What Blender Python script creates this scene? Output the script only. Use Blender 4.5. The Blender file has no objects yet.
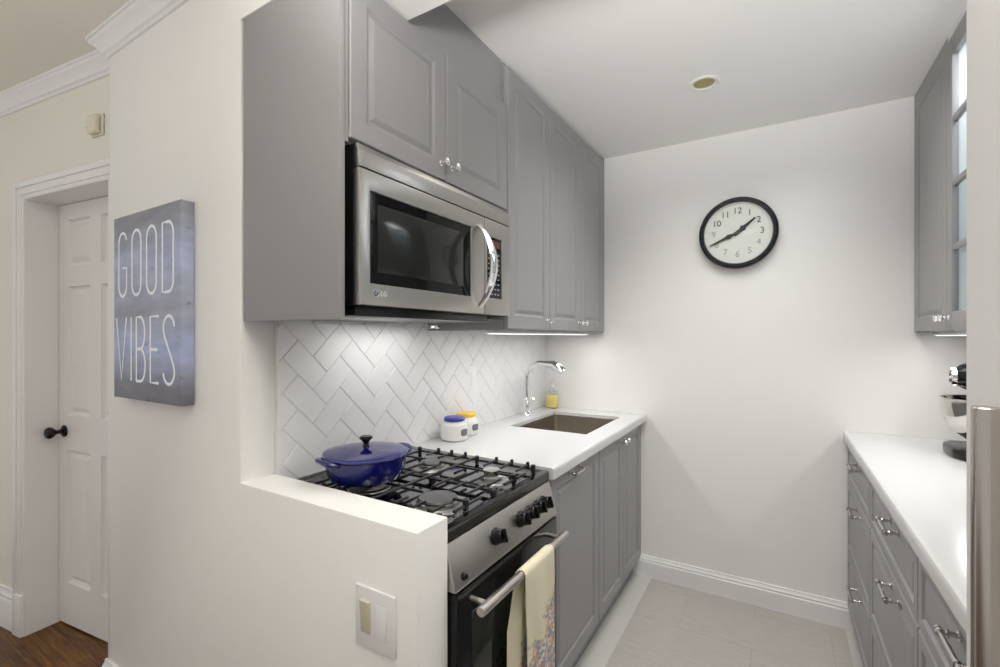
import bpy, bmesh, math, random
from mathutils import Vector, Matrix
random.seed(7)
S = bpy.context.scene
C = S.collection

# ------------------------------------------------------------------ camera, world, lights, exposure
cam_d = bpy.data.cameras.new('camera')
cam = bpy.data.objects.new('camera', cam_d); C.objects.link(cam)
cam.location = (0, 0, 1.345); cam.rotation_euler = (math.radians(90), 0, math.radians(31.0))
cam_d.sensor_width = 36; cam_d.lens = 36*0.464; cam_d.shift_y = 0.0035; cam_d.clip_start = 0.02
S.camera = cam
w = bpy.data.worlds.new('world'); S.world = w; w.use_nodes = True
w.node_tree.nodes['Background'].inputs[0].default_value = (1.0, 0.985, 0.96, 1)
w.node_tree.nodes['Background'].inputs[1].default_value = 0.66
S.view_settings.view_transform = 'Standard'; S.view_settings.look = 'None'
S.view_settings.gamma = 1; S.view_settings.use_curve_mapping = False
S.view_settings.exposure = 0.0

def area(name, loc, rot, sx, sy, power, col=(1, 1, 1), spread=180):
    l = bpy.data.lights.new(name, 'AREA'); l.shape = 'RECTANGLE'; l.size = sx; l.size_y = sy
    l.energy = power; l.color = col; l.spread = math.radians(spread)
    o = bpy.data.objects.new(name, l); C.objects.link(o); o.location = loc; o.rotation_euler = [math.radians(a) for a in rot]
    return o
area('under_cabinet_strip_light', (-0.985, 2.03, 1.352), (0, 0, 0), 0.02, 0.95, 2.0, (1.0, 0.98, 0.97))
area('under_cabinet_strip_light', (0.585, 2.05, 1.345), (0, 0, 0), 0.02, 0.85, 1.8, (1.0, 0.98, 0.97))
area('under_microwave_fill', (-1.12, 1.20, 1.388), (0, 0, 0), 0.12, 0.36, 0.8, (1.0, 0.98, 0.97))  # fill added below the microwave to brighten the tiles
area('kitchen_ceiling_fill', (-0.15, 1.9, 2.388), (0, 0, 0), 0.9, 0.8, 9.5, (1.0, 0.985, 0.965), 120)  # added soft fill at the ceiling, much larger than the downlight
area('hall_ceiling_fill', (-1.8, -0.9, 1.75), (180, 0, 0), 0.5, 0.5, 12, (1.0, 0.98, 0.95))  # invented fill behind the camera, lifts the hall ceiling
area('ceiling_bounce_fill', (-0.1, -0.3, 1.7), (142, 0, 0), 0.3, 0.3, 27, (1.0, 0.99, 0.985), 100)  # added fill behind the camera, aimed up to bounce into the kitchen
area('cabinet_interior_fill', (0.70, 1.90, 2.355), (0, 0, 0), 0.2, 0.4, 4.5, (0.97, 0.985, 1.0))  # added fill to brighten the inside of the glazed cabinet

# ------------------------------------------------------------------ helpers
def R(d): return math.radians(d)
def mat(name, col, rough=0.5, metal=0.0, spec=0.5, coat=0.0, emis=None, es=0, aniso=0, bump=0, bscale=200):
    m = bpy.data.materials.new(name); m.use_nodes = True
    nt = m.node_tree; p = nt.nodes['Principled BSDF']
    p.inputs['Base Color'].default_value = (*col, 1); p.inputs['Roughness'].default_value = rough
    p.inputs['Metallic'].default_value = metal; p.inputs['Specular IOR Level'].default_value = spec
    p.inputs['Coat Weight'].default_value = coat; p.inputs['Coat Roughness'].default_value = 0.08
    p.inputs['Anisotropic'].default_value = aniso
    if emis: p.inputs['Emission Color'].default_value = (*emis, 1); p.inputs['Emission Strength'].default_value = es
    tc = nt.nodes.new('ShaderNodeTexCoord'); nz = nt.nodes.new('ShaderNodeTexNoise'); nz.inputs['Scale'].default_value = bscale
    nt.links.new(tc.outputs['Object'], nz.inputs['Vector'])
    if bump:
        b = nt.nodes.new('ShaderNodeBump'); b.inputs['Strength'].default_value = bump; b.inputs['Distance'].default_value = 0.002
        nt.links.new(nz.outputs['Fac'], b.inputs['Height']); nt.links.new(b.outputs['Normal'], p.inputs['Normal'])
    else:
        mr = nt.nodes.new('ShaderNodeMapRange'); mr.inputs['To Min'].default_value = max(0, rough-0.008); mr.inputs['To Max'].default_value = rough+0.008
        nt.links.new(nz.outputs['Fac'], mr.inputs['Value']); nt.links.new(mr.outputs['Result'], p.inputs['Roughness'])
    return m
def ramp(nt, fac, stops):
    r = nt.nodes.new('ShaderNodeValToRGB'); e = r.color_ramp.elements
    while len(e) < len(stops): e.new(0.5)
    for i, (pos, c) in enumerate(stops): e[i].position = pos; e[i].color = (*c, 1)
    nt.links.new(fac, r.inputs['Fac']); return r
def mapping(nt, scale, coord='Object', rot=(0, 0, 0), loc=(0, 0, 0)):
    tc = nt.nodes.new('ShaderNodeTexCoord'); mp = nt.nodes.new('ShaderNodeMapping')
    mp.inputs['Scale'].default_value = scale; mp.inputs['Rotation'].default_value = rot; mp.inputs['Location'].default_value = loc
    nt.links.new(tc.outputs[coord], mp.inputs['Vector']); return mp.outputs['Vector']
def node(nt, t, **k):
    n = nt.nodes.new(t)
    for a, v in k.items(): setattr(n, a, v)
    return n

M = {}
M['wall'] = mat('warm_white_paint', (0.87, 0.858, 0.835), 0.62, bump=0.05, bscale=90)
M['wall_hall'] = mat('cream_paint', (0.82, 0.80, 0.72), 0.62, bump=0.05, bscale=90)
M['ceiling'] = mat('ceiling_paint', (0.90, 0.89, 0.87), 0.7, bump=0.05, bscale=90)
M['trim'] = mat('white_trim_paint', (0.84, 0.83, 0.83), 0.35)
M['door'] = mat('white_door_paint', (0.82, 0.80, 0.79), 0.4)
M['cab'] = mat('grey_cabinet_lacquer', (0.312, 0.306, 0.311), 0.38, spec=0.35)
M['cabin'] = mat('cabinet_interior_white', (0.8, 0.81, 0.83), 0.5)
M['quartz'] = mat('white_quartz', (0.65, 0.65, 0.65), 0.16, spec=0.5)
M['tile'] = mat('white_glazed_tile', (0.84, 0.84, 0.84), 0.14, spec=0.5)
M['grout'] = mat('grout', (0.74, 0.73, 0.71), 0.9)
M['chrome'] = mat('chrome', (0.85, 0.85, 0.86), 0.08, 1.0)
M['nickel'] = mat('polished_nickel', (0.62, 0.60, 0.58), 0.12, 1.0)
M['black'] = mat('black_enamel', (0.007, 0.007, 0.008), 0.2, spec=0.35)
M['iron'] = mat('cast_iron', (0.008, 0.008, 0.009), 0.35, bump=0.2, bscale=600)
M['blackglass'] = mat('black_glass', (0.004, 0.004, 0.005), 0.04, spec=0.3)
M['burnermetal'] = mat('burner_aluminium', (0.42, 0.41, 0.40), 0.3, 1.0)
M['darkgrey'] = mat('dark_grey_metal', (0.055, 0.05, 0.045), 0.32, 0.6)
M['blue'] = mat('cobalt_enamel', (0.003, 0.005, 0.10), 0.12, coat=0.2)
M['blueplastic'] = mat('blue_plastic', (0.03, 0.04, 0.33), 0.35)
M['yellow'] = mat('yellow_plastic', (0.80, 0.50, 0.02), 0.35)
M['porcelain'] = mat('white_ceramic', (0.82, 0.81, 0.78), 0.15)
M['slate'] = mat('grey_label', (0.15, 0.15, 0.155), 0.6)
M['white'] = mat('white_plastic', (0.82, 0.82, 0.82), 0.3)
M['beige'] = mat('almond_plastic', (0.62, 0.56, 0.44), 0.4)
M['ivory'] = mat('ivory_plastic', (0.75, 0.71, 0.58), 0.45)
M['bronze'] = mat('dark_bronze', (0.02, 0.017, 0.015), 0.25, 0.6)
M['fridge'] = mat('white_appliance', (0.76, 0.745, 0.735), 0.35)
M['clockface'] = mat('clock_face', (0.88, 0.865, 0.80), 0.6)
M['clockink'] = mat('clock_ink', (0.03, 0.03, 0.03), 0.6)
M['clockglare'] = mat('clock_glare_ink', (0.42, 0.41, 0.38), 0.6)  # glare on the clock glass painted as paler numerals
M['clockrim'] = mat('clock_rim', (0.012, 0.013, 0.018), 0.22)
M['neon'] = mat('printed_white_letters', (0.92, 0.94, 1.0), 0.6)
M['gasket'] = mat('shadow_gap_rubber', (0.03, 0.03, 0.03), 0.8)
M['brass'] = mat('lamp_reflector', (0.42, 0.37, 0.16), 0.3, 0.6)
M['led'] = mat('led_diffuser', (0.9, 0.9, 0.9), 0.4, emis=(1, 0.98, 0.96), es=1.6)

def brushed(name, col, rough, scale):
    m = mat(name, col, rough, 1.0); nt = m.node_tree; p = nt.nodes['Principled BSDF']
    v = mapping(nt, scale); nz = node(nt, 'ShaderNodeTexNoise'); nz.inputs['Scale'].default_value = 1; nz.inputs['Detail'].default_value = 3
    nt.links.new(v, nz.inputs['Vector'])
    mr = node(nt, 'ShaderNodeMapRange'); mr.inputs['To Min'].default_value = rough-0.06; mr.inputs['To Max'].default_value = rough+0.1
    nt.links.new(nz.outputs['Fac'], mr.inputs['Value']); nt.links.new(mr.outputs['Result'], p.inputs['Roughness'])
    b = node(nt, 'ShaderNodeBump'); b.inputs['Strength'].default_value = 0.06; b.inputs['Distance'].default_value = 0.001
    nt.links.new(nz.outputs['Fac'], b.inputs['Height']); nt.links.new(b.outputs['Normal'], p.inputs['Normal'])
    return m
M['steel'] = brushed('brushed_steel', (0.47, 0.455, 0.43), 0.30, (8, 8, 900))
M['steelv'] = mat('brushed_steel_handle', (0.50, 0.46, 0.42), 0.24, 1.0)
M['hob'] = mat('hob_steel', (0.20, 0.20, 0.215), 0.09, 1.0)
M['sink'] = brushed('sink_steel', (0.50, 0.46, 0.40), 0.30, (300, 8, 8))

def glass_mat(name, tint=(0.95, 0.97, 0.97), gl=0.12):
    m = bpy.data.materials.new(name); m.use_nodes = True; nt = m.node_tree; nt.nodes.clear()
    o = node(nt, 'ShaderNodeOutputMaterial'); mx = node(nt, 'ShaderNodeMixShader'); t = node(nt, 'ShaderNodeBsdfTransparent'); g = node(nt, 'ShaderNodeBsdfGlossy')
    t.inputs[0].default_value = (*tint, 1); g.inputs['Roughness'].default_value = 0.02
    lw = node(nt, 'ShaderNodeLayerWeight'); pw = node(nt, 'ShaderNodeMath', operation='POWER'); pw.inputs[1].default_value = 4.0; fr = node(nt, 'ShaderNodeMath', operation='MULTIPLY_ADD'); fr.inputs[1].default_value = 0.6; fr.inputs[2].default_value = 0.04
    nt.links.new(lw.outputs['Facing'], pw.inputs[0]); nt.links.new(pw.outputs[0], fr.inputs[0])
    nt.links.new(fr.outputs[0], mx.inputs[0]); nt.links.new(t.outputs[0], mx.inputs[1]); nt.links.new(g.outputs[0], mx.inputs[2]); nt.links.new(mx.outputs[0], o.inputs[0])
    return m
M['glass'] = glass_mat('clear_glass')
M['shelfglass'] = glass_mat('glass_shelf', (0.92, 0.95, 0.95))
M['liquid'] = glass_mat('yellow_soap', (0.95, 0.80, 0.25))

def floor_tile():
    m = mat('grey_floor_tile', (0.5, 0.48, 0.46), 0.38); nt = m.node_tree; p = nt.nodes['Principled BSDF']
    nz = node(nt, 'ShaderNodeTexNoise'); nz.inputs['Scale'].default_value = 1; nz.inputs['Detail'].default_value = 6
    nt.links.new(mapping(nt, (12, 160, 1)), nz.inputs['Vector'])
    r = ramp(nt, nz.outputs['Fac'], [(0.3, (0.40, 0.375, 0.345)), (0.5, (0.45, 0.425, 0.395)), (0.7, (0.49, 0.465, 0.435))])
    br = node(nt, 'ShaderNodeTexBrick'); br.inputs['Scale'].default_value = 1; br.inputs['Brick Width'].default_value = 0.6; br.inputs['Row Height'].default_value = 0.3
    br.inputs['Mortar Size'].default_value = 0.0016; br.inputs['Mortar'].default_value = (0.36, 0.34, 0.31, 1)
    nt.links.new(mapping(nt, (1, 1, 1), loc=(0.1, 0.13, 0)), br.inputs['Vector'])
    nt.links.new(r.outputs[0], br.inputs['Color1']); nt.links.new(r.outputs[0], br.inputs['Color2'])
    nt.links.new(br.outputs['Color'], p.inputs['Base Color']); return m
M['floortile'] = floor_tile()
M['floorborder'] = mat('pale_floor_border', (0.58, 0.57, 0.54), 0.3)
def wood_floor():
    m = mat('dark_oak_floor', (0.1, 0.05, 0.02), 0.34, spec=0.3); nt = m.node_tree; p = nt.nodes['Principled BSDF']
    nz = node(nt, 'ShaderNodeTexNoise'); nz.inputs['Scale'].default_value = 1; nz.inputs['Detail'].default_value = 8; nz.inputs['Distortion'].default_value = 1.2
    nt.links.new(mapping(nt, (4, 40, 1)), nz.inputs['Vector'])
    br = node(nt, 'ShaderNodeTexBrick'); br.inputs['Scale'].default_value = 1; br.inputs['Brick Width'].default_value = 0.55; br.inputs['Row Height'].default_value = 0.06
    br.inputs['Mortar Size'].default_value = 0.001; br.inputs['Mortar'].default_value = (0.02, 0.01, 0.005, 1)
    br.inputs['Color1'].default_value = (0.75, 0.75, 0.75, 1); br.inputs['Color2'].default_value = (1.2, 1.2, 1.2, 1)
    nt.links.new(mapping(nt, (1, 1, 1)), br.inputs['Vector'])
    r = ramp(nt, nz.outputs['Fac'], [(0.3, (0.05, 0.017, 0.003)), (0.55, (0.15, 0.062, 0.012)), (0.75, (0.26, 0.12, 0.026))])
    mx = node(nt, 'ShaderNodeMix', data_type='RGBA', blend_type='MULTIPLY'); mx.inputs[0].default_value = 1
    nt.links.new(r.outputs[0], mx.inputs[6]); nt.links.new(br.outputs['Color'], mx.inputs[7]); nt.links.new(mx.outputs[2], p.inputs['Base Color'])
    return m
M['wood'] = wood_floor()
def canvas_mat():
    m = mat('printed_canvas', (0.3, 0.32, 0.4), 0.55, bump=0.1, bscale=900); nt = m.node_tree; p = nt.nodes['Principled BSDF']
    tc = node(nt, 'ShaderNodeTexCoord'); sx = node(nt, 'ShaderNodeSeparateXYZ'); nt.links.new(tc.outputs['Object'], sx.inputs[0])
    n1 = node(nt, 'ShaderNodeTexNoise'); n1.inputs['Scale'].default_value = 1; n1.inputs['Detail'].default_value = 8
    nt.links.new(mapping(nt, (8, 8, 26)), n1.inputs['Vector'])
    # light-blue print bands behind the two words, grey elsewhere
    r = ramp(nt, sx.outputs['Z'], [(0.0, (0.17, 0.175, 0.20)), (0.06, (0.26, 0.27, 0.33)), (0.17, (0.47, 0.54, 0.80)), (0.29, (0.36, 0.375, 0.45)), (0.45, (0.44, 0.49, 0.68)), (0.60, (0.26, 0.265, 0.30))])
    n2 = node(nt, 'ShaderNodeTexNoise'); n2.inputs['Scale'].default_value = 30; n2.inputs['Detail'].default_value = 8; nt.links.new(tc.outputs['Object'], n2.inputs['Vector'])
    r2 = ramp(nt, n2.outputs['Fac'], [(0.30, (0.6, 0.56, 0.54)), (0.36, (1, 1, 1)), (1, (1, 1, 1))])
    r1 = ramp(nt, n1.outputs['Fac'], [(0.3, (0.78, 0.79, 0.8)), (0.7, (1.15, 1.15, 1.15))])
    a = node(nt, 'ShaderNodeMix', data_type='RGBA', blend_type='MULTIPLY'); a.inputs[0].default_value = 1
    b = node(nt, 'ShaderNodeMix', data_type='RGBA', blend_type='MULTIPLY'); b.inputs[0].default_value = 0.8
    nt.links.new(r.outputs[0], a.inputs[6]); nt.links.new(r1.outputs[0], a.inputs[7]); nt.links.new(a.outputs[2], b.inputs[6]); nt.links.new(r2.outputs[0], b.inputs[7])
    nt.links.new(b.outputs[2], p.inputs['Base Color']); return m
M['canvas'] = canvas_mat()
def towel_mat():
    m = mat('cream_cotton_print', (0.8, 0.75, 0.58), 0.9, bump=0.3, bscale=500); nt = m.node_tree; p = nt.nodes['Principled BSDF']
    tc = node(nt, 'ShaderNodeTexCoord'); sx = node(nt, 'ShaderNodeSeparateXYZ'); nt.links.new(tc.outputs['Object'], sx.inputs[0])
    vo = node(nt, 'ShaderNodeTexVoronoi'); vo.inputs['Scale'].default_value = 120; nt.links.new(tc.outputs['Object'], vo.inputs['Vector'])
    sc = node(nt, 'ShaderNodeSeparateColor'); nt.links.new(vo.outputs['Color'], sc.inputs[0])
    cr = ramp(nt, sc.outputs[0], [(0.0, (0.12, 0.2, 0.42)), (0.22, (0.55, 0.18, 0.22)), (0.42, (0.72, 0.45, 0.42)), (0.58, (0.8, 0.75, 0.6)), (0.78, (0.28, 0.36, 0.5)), (0.9, (0.55, 0.42, 0.15))])
    cr.color_ramp.interpolation = 'CONSTANT'
    nz = node(nt, 'ShaderNodeTexNoise'); nz.inputs['Scale'].default_value = 22; nz.inputs['Detail'].default_value = 5; nt.links.new(tc.outputs['Object'], nz.inputs['Vector'])
    # mask = noise minus height and towards the far (+x local) side
    ma = node(nt, 'ShaderNodeMath', operation='MULTIPLY_ADD'); ma.inputs[1].default_value = -2.6; ma.inputs[2].default_value = -0.24
    nt.links.new(sx.outputs['Z'], ma.inputs[0])
    mb = node(nt, 'ShaderNodeMath', operation='MULTIPLY_ADD'); mb.inputs[1].default_value = 1.9; nt.links.new(sx.outputs['X'], mb.inputs[0]); nt.links.new(ma.outputs[0], mb.inputs[2])
    mc = node(nt, 'ShaderNodeMath', operation='ADD'); nt.links.new(mb.outputs[0], mc.inputs[0]); nt.links.new(nz.outputs['Fac'], mc.inputs[1])
    mk = ramp(nt, mc.outputs[0], [(0.80, (0, 0, 0)), (0.86, (0.7, 0.7, 0.7))])
    mx = node(nt, 'ShaderNodeMix', data_type='RGBA'); mx.inputs[6].default_value = (0.82, 0.765, 0.58, 1)
    nt.links.new(mk.outputs[0], mx.inputs[0]); nt.links.new(cr.outputs[0], mx.inputs[7]); nt.links.new(mx.outputs[2], p.inputs['Base Color']); return m
M['towel'] = towel_mat()

class MB:
    def __init__(s): s.b = bmesh.new()
    def box(s, x0, x1, y0, y1, z0, z1, bev=0, seg=2):
        t = bmesh.new(); bmesh.ops.create_cube(t, size=1)
        for v in t.verts: v.co = Vector(((x0+x1)/2+v.co.x*(x1-x0), (y0+y1)/2+v.co.y*(y1-y0), (z0+z1)/2+v.co.z*(z1-z0)))
        if bev: bmesh.ops.bevel(t, geom=t.edges[:], offset=bev, segments=seg, affect='EDGES', profile=0.5)
        return s.add(t)
    def add(s, t, mtx=None):
        if mtx: t.transform(mtx)
        me = bpy.data.meshes.new('tmp'); t.to_mesh(me); t.free(); s.b.from_mesh(me); bpy.data.meshes.remove(me); return s
    def cyl(s, p0, p1, r0, r1=None, n=24, bev=0):
        p0, p1 = Vector(p0), Vector(p1); d = p1-p0; L = d.length
        r1 = r0 if r1 is None else r1
        if bev: return s.lathe([(0, 0), (r0-bev, 0), (r0, bev), (r1, L-bev), (r1-bev, L), (0, L)], p0, d, n)
        return s.lathe([(0, 0), (r0, 0), (r1, L), (0, L)], p0, d, n)
    def lathe(s, prof, o=(0, 0, 0), axis=(0, 0, 1), n=32, sx=1, sy=1):
        t = bmesh.new(); rings = []
        for r, h in prof:
            if r < 1e-6: rings.append([t.verts.new((0, 0, h))])
            else: rings.append([t.verts.new((r*math.cos(2*math.pi*k/n)*sx, r*math.sin(2*math.pi*k/n)*sy, h)) for k in range(n)])
        for a, b in zip(rings, rings[1:]):
            for k in range(n):
                j = (k+1) % n
                if len(a) == 1 and len(b) == 1: continue
                if len(a) == 1: t.faces.new((a[0], b[j], b[k]))
                elif len(b) == 1: t.faces.new((a[k], a[j], b[0]))
                else: t.faces.new((a[k], a[j], b[j], b[k]))
        bmesh.ops.recalc_face_normals(t, faces=t.faces[:])
        q = Vector((0, 0, 1)).rotation_difference(Vector(axis).normalized())
        return s.add(t, Matrix.Translation(Vector(o)) @ q.to_matrix().to_4x4())
    def tube(s, pts, r, n=12, closed=False, sq=None):
        pts = [Vector(p) for p in pts]; rs = r if isinstance(r, (list, tuple)) else [r]*len(pts)
        t = bmesh.new(); rings = []; up = None; N = len(pts)
        for i, p in enumerate(pts):
            if closed: d = (pts[(i+1) % N]-pts[i-1]).normalized()
            else: d = (pts[min(i+1, N-1)]-pts[max(i-1, 0)]).normalized()
            if up is None:
                up = Vector((0, 0, 1)) if abs(d.z) < 0.9 else Vector((1, 0, 0))
            up = (up-d*up.dot(d)).normalized(); side = d.cross(up)
            rings.append([t.verts.new(p+(side*math.cos(2*math.pi*k/n)*(sq[0] if sq else 1)+up*math.sin(2*math.pi*k/n)*(sq[1] if sq else 1))*rs[i]) for k in range(n)])
        prs = list(zip(rings, rings[1:]))
        if closed: prs.append((rings[-1], rings[0]))
        for a, b in prs:
            for k in range(n):
                j = (k+1) % n; t.faces.new((a[k], a[j], b[j], b[k]))
        if not closed: t.faces.new(rings[0][::-1]); t.faces.new(rings[-1])
        bmesh.ops.recalc_face_normals(t, faces=t.faces[:])
        return s.add(t)
    def prism(s, poly, axis, a0, a1, bev=0):
        # poly in the plane perpendicular to axis ('x': (y,z), 'y': (x,z), 'z': (x,y))
        t = bmesh.new()
        f = {'x': lambda p, a: (a, p[0], p[1]), 'y': lambda p, a: (p[0], a, p[1]), 'z': lambda p, a: (p[0], p[1], a)}[axis]
        A = [t.verts.new(f(p, a0)) for p in poly]; B = [t.verts.new(f(p, a1)) for p in poly]
        t.faces.new(A); t.faces.new(B[::-1]); n = len(poly)
        for k in range(n): t.faces.new((A[k], B[k], B[(k+1) % n], A[(k+1) % n]))
        bmesh.ops.recalc_face_normals(t, faces=t.faces[:])
        if bev: bmesh.ops.bevel(t, geom=t.edges[:], offset=bev, segments=2, affect='EDGES', profile=0.5)
        return s.add(t)
    def panel(s, x0, x1, z0, z1, yf, th, rings):
        # front faces -Y at y=yf ; rings: (inset, depth behind the face)
        t = bmesh.new(); rr = []
        def ring(i, y): return [t.verts.new(c) for c in ((x0+i, y, z0+i), (x1-i, y, z0+i), (x1-i, y, z1-i), (x0+i, y, z1-i))]
        rr.append(ring(0, yf+th))
        for i, d in rings: rr.append(ring(i, yf+d))
        t.faces.new(rr[0])
        for a, b in zip(rr, rr[1:]):
            for k in range(4): t.faces.new((a[k], a[(k+1) % 4], b[(k+1) % 4], b[k]))
        t.faces.new(rr[-1]); bmesh.ops.recalc_face_normals(t, faces=t.faces[:])
        return s.add(t)
    def build(s, name, m, parent=None, smooth=True, loc=None, rot=None):
        me = bpy.data.meshes.new(name); s.b.to_mesh(me); s.b.free()
        me.materials.append(M[m] if isinstance(m, str) else m)
        if smooth:
            me.polygons.foreach_set('use_smooth', [True]*len(me.polygons)); me.set_sharp_from_angle(angle=R(32))
        o = bpy.data.objects.new(name, me); C.objects.link(o)
        if parent: o.parent = parent
        if loc: o.location = loc
        if rot: o.rotation_euler = rot
        return o
def tag(o, label, cat=None, group=None, kind=None):
    if label: o['label'] = label
    if cat: o['category'] = cat
    if group: o['group'] = group
    if kind: o['kind'] = kind
    return o
def thing(name, label, cat, loc=(0, 0, 0), rz=0, group=None):
    o = bpy.data.objects.new(name, None); C.objects.link(o); o.empty_display_size = 0.05
    o.location = loc; o.rotation_euler = (0, 0, R(rz)); return tag(o, label, cat, group)
def struct(o): o['kind'] = 'structure'; return o
def text(name, s, size, m, parent, mtx, ext=0.0003, align='CENTER', sx=1.0):
    cu = bpy.data.curves.new('t', 'FONT'); cu.body = s; cu.size = size; cu.extrude = ext; cu.align_x = align; cu.align_y = 'CENTER'; cu.resolution_u = 4
    to = bpy.data.objects.new('t', cu); C.objects.link(to); bpy.context.view_layer.update()
    me = bpy.data.meshes.new_from_object(to.evaluated_get(bpy.context.evaluated_depsgraph_get()))
    bpy.data.objects.remove(to); bpy.data.curves.remove(cu)
    me.transform(mtx @ Matrix.Diagonal((sx, 1, 1, 1))); me.materials.clear(); me.materials.append(M[m])
    o = bpy.data.objects.new(name, me); C.objects.link(o); o.parent = parent; return o
FACE = Matrix.Rotation(R(90), 4, 'X')    # text in XZ plane readable from -Y

# ------------------------------------------------------------------ room
XW, XR, D, ZK, ZH = -1.28, 0.885, 2.665, 2.395, 2.448
Y0, Y1, ZT, XE = 0.732, 0.836, 0.940, -0.639
XC = -2.135
b = MB(); b.box(XW-0.1, XR+0.1, D, D+0.1, 0, 2.6); struct(b.build('wall_back', 'wall'))
b = MB(); b.box(XW-0.1, XW, Y1, D, 0, 2.6); struct(b.build('wall_left', 'wall'))
b = MB(); b.box(XR, XR+0.1, -1.6, D, 0, 2.6); struct(b.build('wall_right', 'wall'))
# front wall with the cabinet opening: full-height stretch, half wall and header
b = MB()
b.prism([(XC, 0), (XE, 0), (XE, ZT), (XW, ZT), (XW, 2.226), (XR, 2.226), (XR, ZH+0.1), (XC, ZH+0.1)], 'y', Y0, Y1, 0.003)
b.box(XW, XR, Y1-0.01, 0.975, 2.226, 2.6)
struct(b.build('wall_front', 'wall'))
b = MB(); b.box(XW, XR, 0.975, D, ZK, ZK+0.1); struct(b.build('ceiling_kitchen', 'ceiling')).name = 'ceiling'
b = MB(); b.box(-3.9, XR, -1.6, 0.72, ZH, ZH+0.1); b.box(-4.2, XC-0.002, 0.72, 1.0, ZH, ZH+0.1); struct(b.build('ceiling', 'wall_hall'))
b = MB(); b.box(XW, XR, 0.80, D, -0.05, 0.0); struct(b.build('floor', 'floortile'))
b = MB(); b.box(-4.2, XR, -1.6, 0.80, -0.05, 0.0); b.box(-4.2, XW-.1, 0.80, 1.3, -0.05, 0.0); struct(b.build('floor', 'wood'))
b = MB(); b.box(XW, -0.606, 0.84, D, 0.0, 0.003); struct(b.build('trim_1', 'floorborder'))
b = MB(); b.box(0.262, XR, 0.80, D, 0.0, 0.003); struct(b.build('trim_2', 'floorborder'))

def base_profile(h, t): return [(0, 0), (-t, 0), (-t, h*0.72), (-t*0.75, h*0.78), (-t*0.85, h*0.84), (-t*0.45, h*0.92), (-t*0.4, h), (0, h)]
b = MB()
p = [(D+y, z) for y, z in base_profile(0.118, 0.018)]
b.prism(p, 'x', XW, XR); struct(b.build('baseboard_back', 'trim'))
b = MB(); b.prism([(Y0+y, z) for y, z in base_profile(0.145, 0.02)], 'x', XC-0.02, XE); b.box(XC-0.02, XC, Y0, 0.80, 0, 0.14, 0.002); struct(b.build('baseboard_front', 'trim'))
# crown moulding
CP = [(0, 2.382), (-0.008, 2.382), (-0.010, 2.392), (-0.018, 2.396), (-0.024, 2.406), (-0.036, 2.420), (-0.046, 2.426), (-0.050, 2.436), (-0.055, 2.438), (-0.055, ZH), (0, ZH)]
b = MB(); t = bmesh.new()
A = [t.verts.new((XR, Y0+y, z)) for y, z in CP]; Bv = [t.verts.new((XC+y, Y0+y, z)) for y, z in CP]; Cv = [t.verts.new((XC+y, 0.86, z)) for y, z in CP]
for P_, Q_ in ((A, Bv), (Bv, Cv)):
    for k in range(len(CP)-1): t.faces.new((P_[k], P_[k+1], Q_[k+1], Q_[k]))
t.faces.new(A); bmesh.ops.recalc_face_normals(t, faces=t.faces[:]); b.add(t); struct(b.build('trim_3', 'trim'))

# hall door wall, turned 7.3 degrees; local x runs right along the wall, local -y faces the room
WA = 7.3; WO = (-2.907, 0.6985, 0)
DW, DH, JD = 0.66, 1.968, 0.113
rotw = (0, 0, R(WA))
b = MB(); b.box(-1.2, 0, 0, JD+0.05, 0, 2.6); b.box(DW, 0.80, 0, JD+0.05, 0, 2.6); b.box(0, DW, 0, JD+0.05, DH, 2.6)
struct(b.build('wall_hall', 'wall_hall', loc=WO, rot=rotw))
b = MB(); t = bmesh.new()
A = [t.verts.new((-1.2, y, z)) for y, z in CP]; Bv = [t.verts.new((0.80, y, z)) for y, z in CP]
for k in range(len(CP)-1): t.faces.new((A[k], A[k+1], Bv[k+1], Bv[k]))
bmesh.ops.recalc_face_normals(t, faces=t.faces[:]); b.add(t); struct(b.build('trim_4', 'trim', loc=WO, rot=rotw))
b = MB(); b.prism(base_profile(0.175, 0.02), 'x', -1.2, -0.072); struct(b.build('baseboard_hall', 'trim', loc=WO, rot=rotw))
# casing: stepped profile, head and left leg, plus jamb lining
b = MB()
for k, (a0, a1, th) in enumerate([(0.0, 0.072, 0.016), (0.014, 0.072, 0.020), (0.046, 0.072, 0.026)]):
    b.box(-a1, -a0, -th, 0, 0, DH+a1, 0.0015); b.box(DW+a0, DW+a1, -th, 0, 0, DH+a1, 0.0015)
    b.box(-a0, DW+a0, -th, 0, DH+a0, DH+a1, 0.0015)
b.box(-0.074, 0.0, -0.028, 0, 0, 0.185, 0.002)
b.box(0, 0.004, -0.014, JD-0.001, 0, DH, 0); b.box(DW-0.004, DW, -0.014, JD-0.001, 0, DH, 0); b.box(0.004, DW-0.004, -0.014, JD-0.001, DH-0.004, DH, 0)
struct(b.build('trim_5', 'trim', loc=WO, rot=rotw))
dr = thing('door_1', None, None, WO, WA); dr['kind'] = 'structure'
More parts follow.
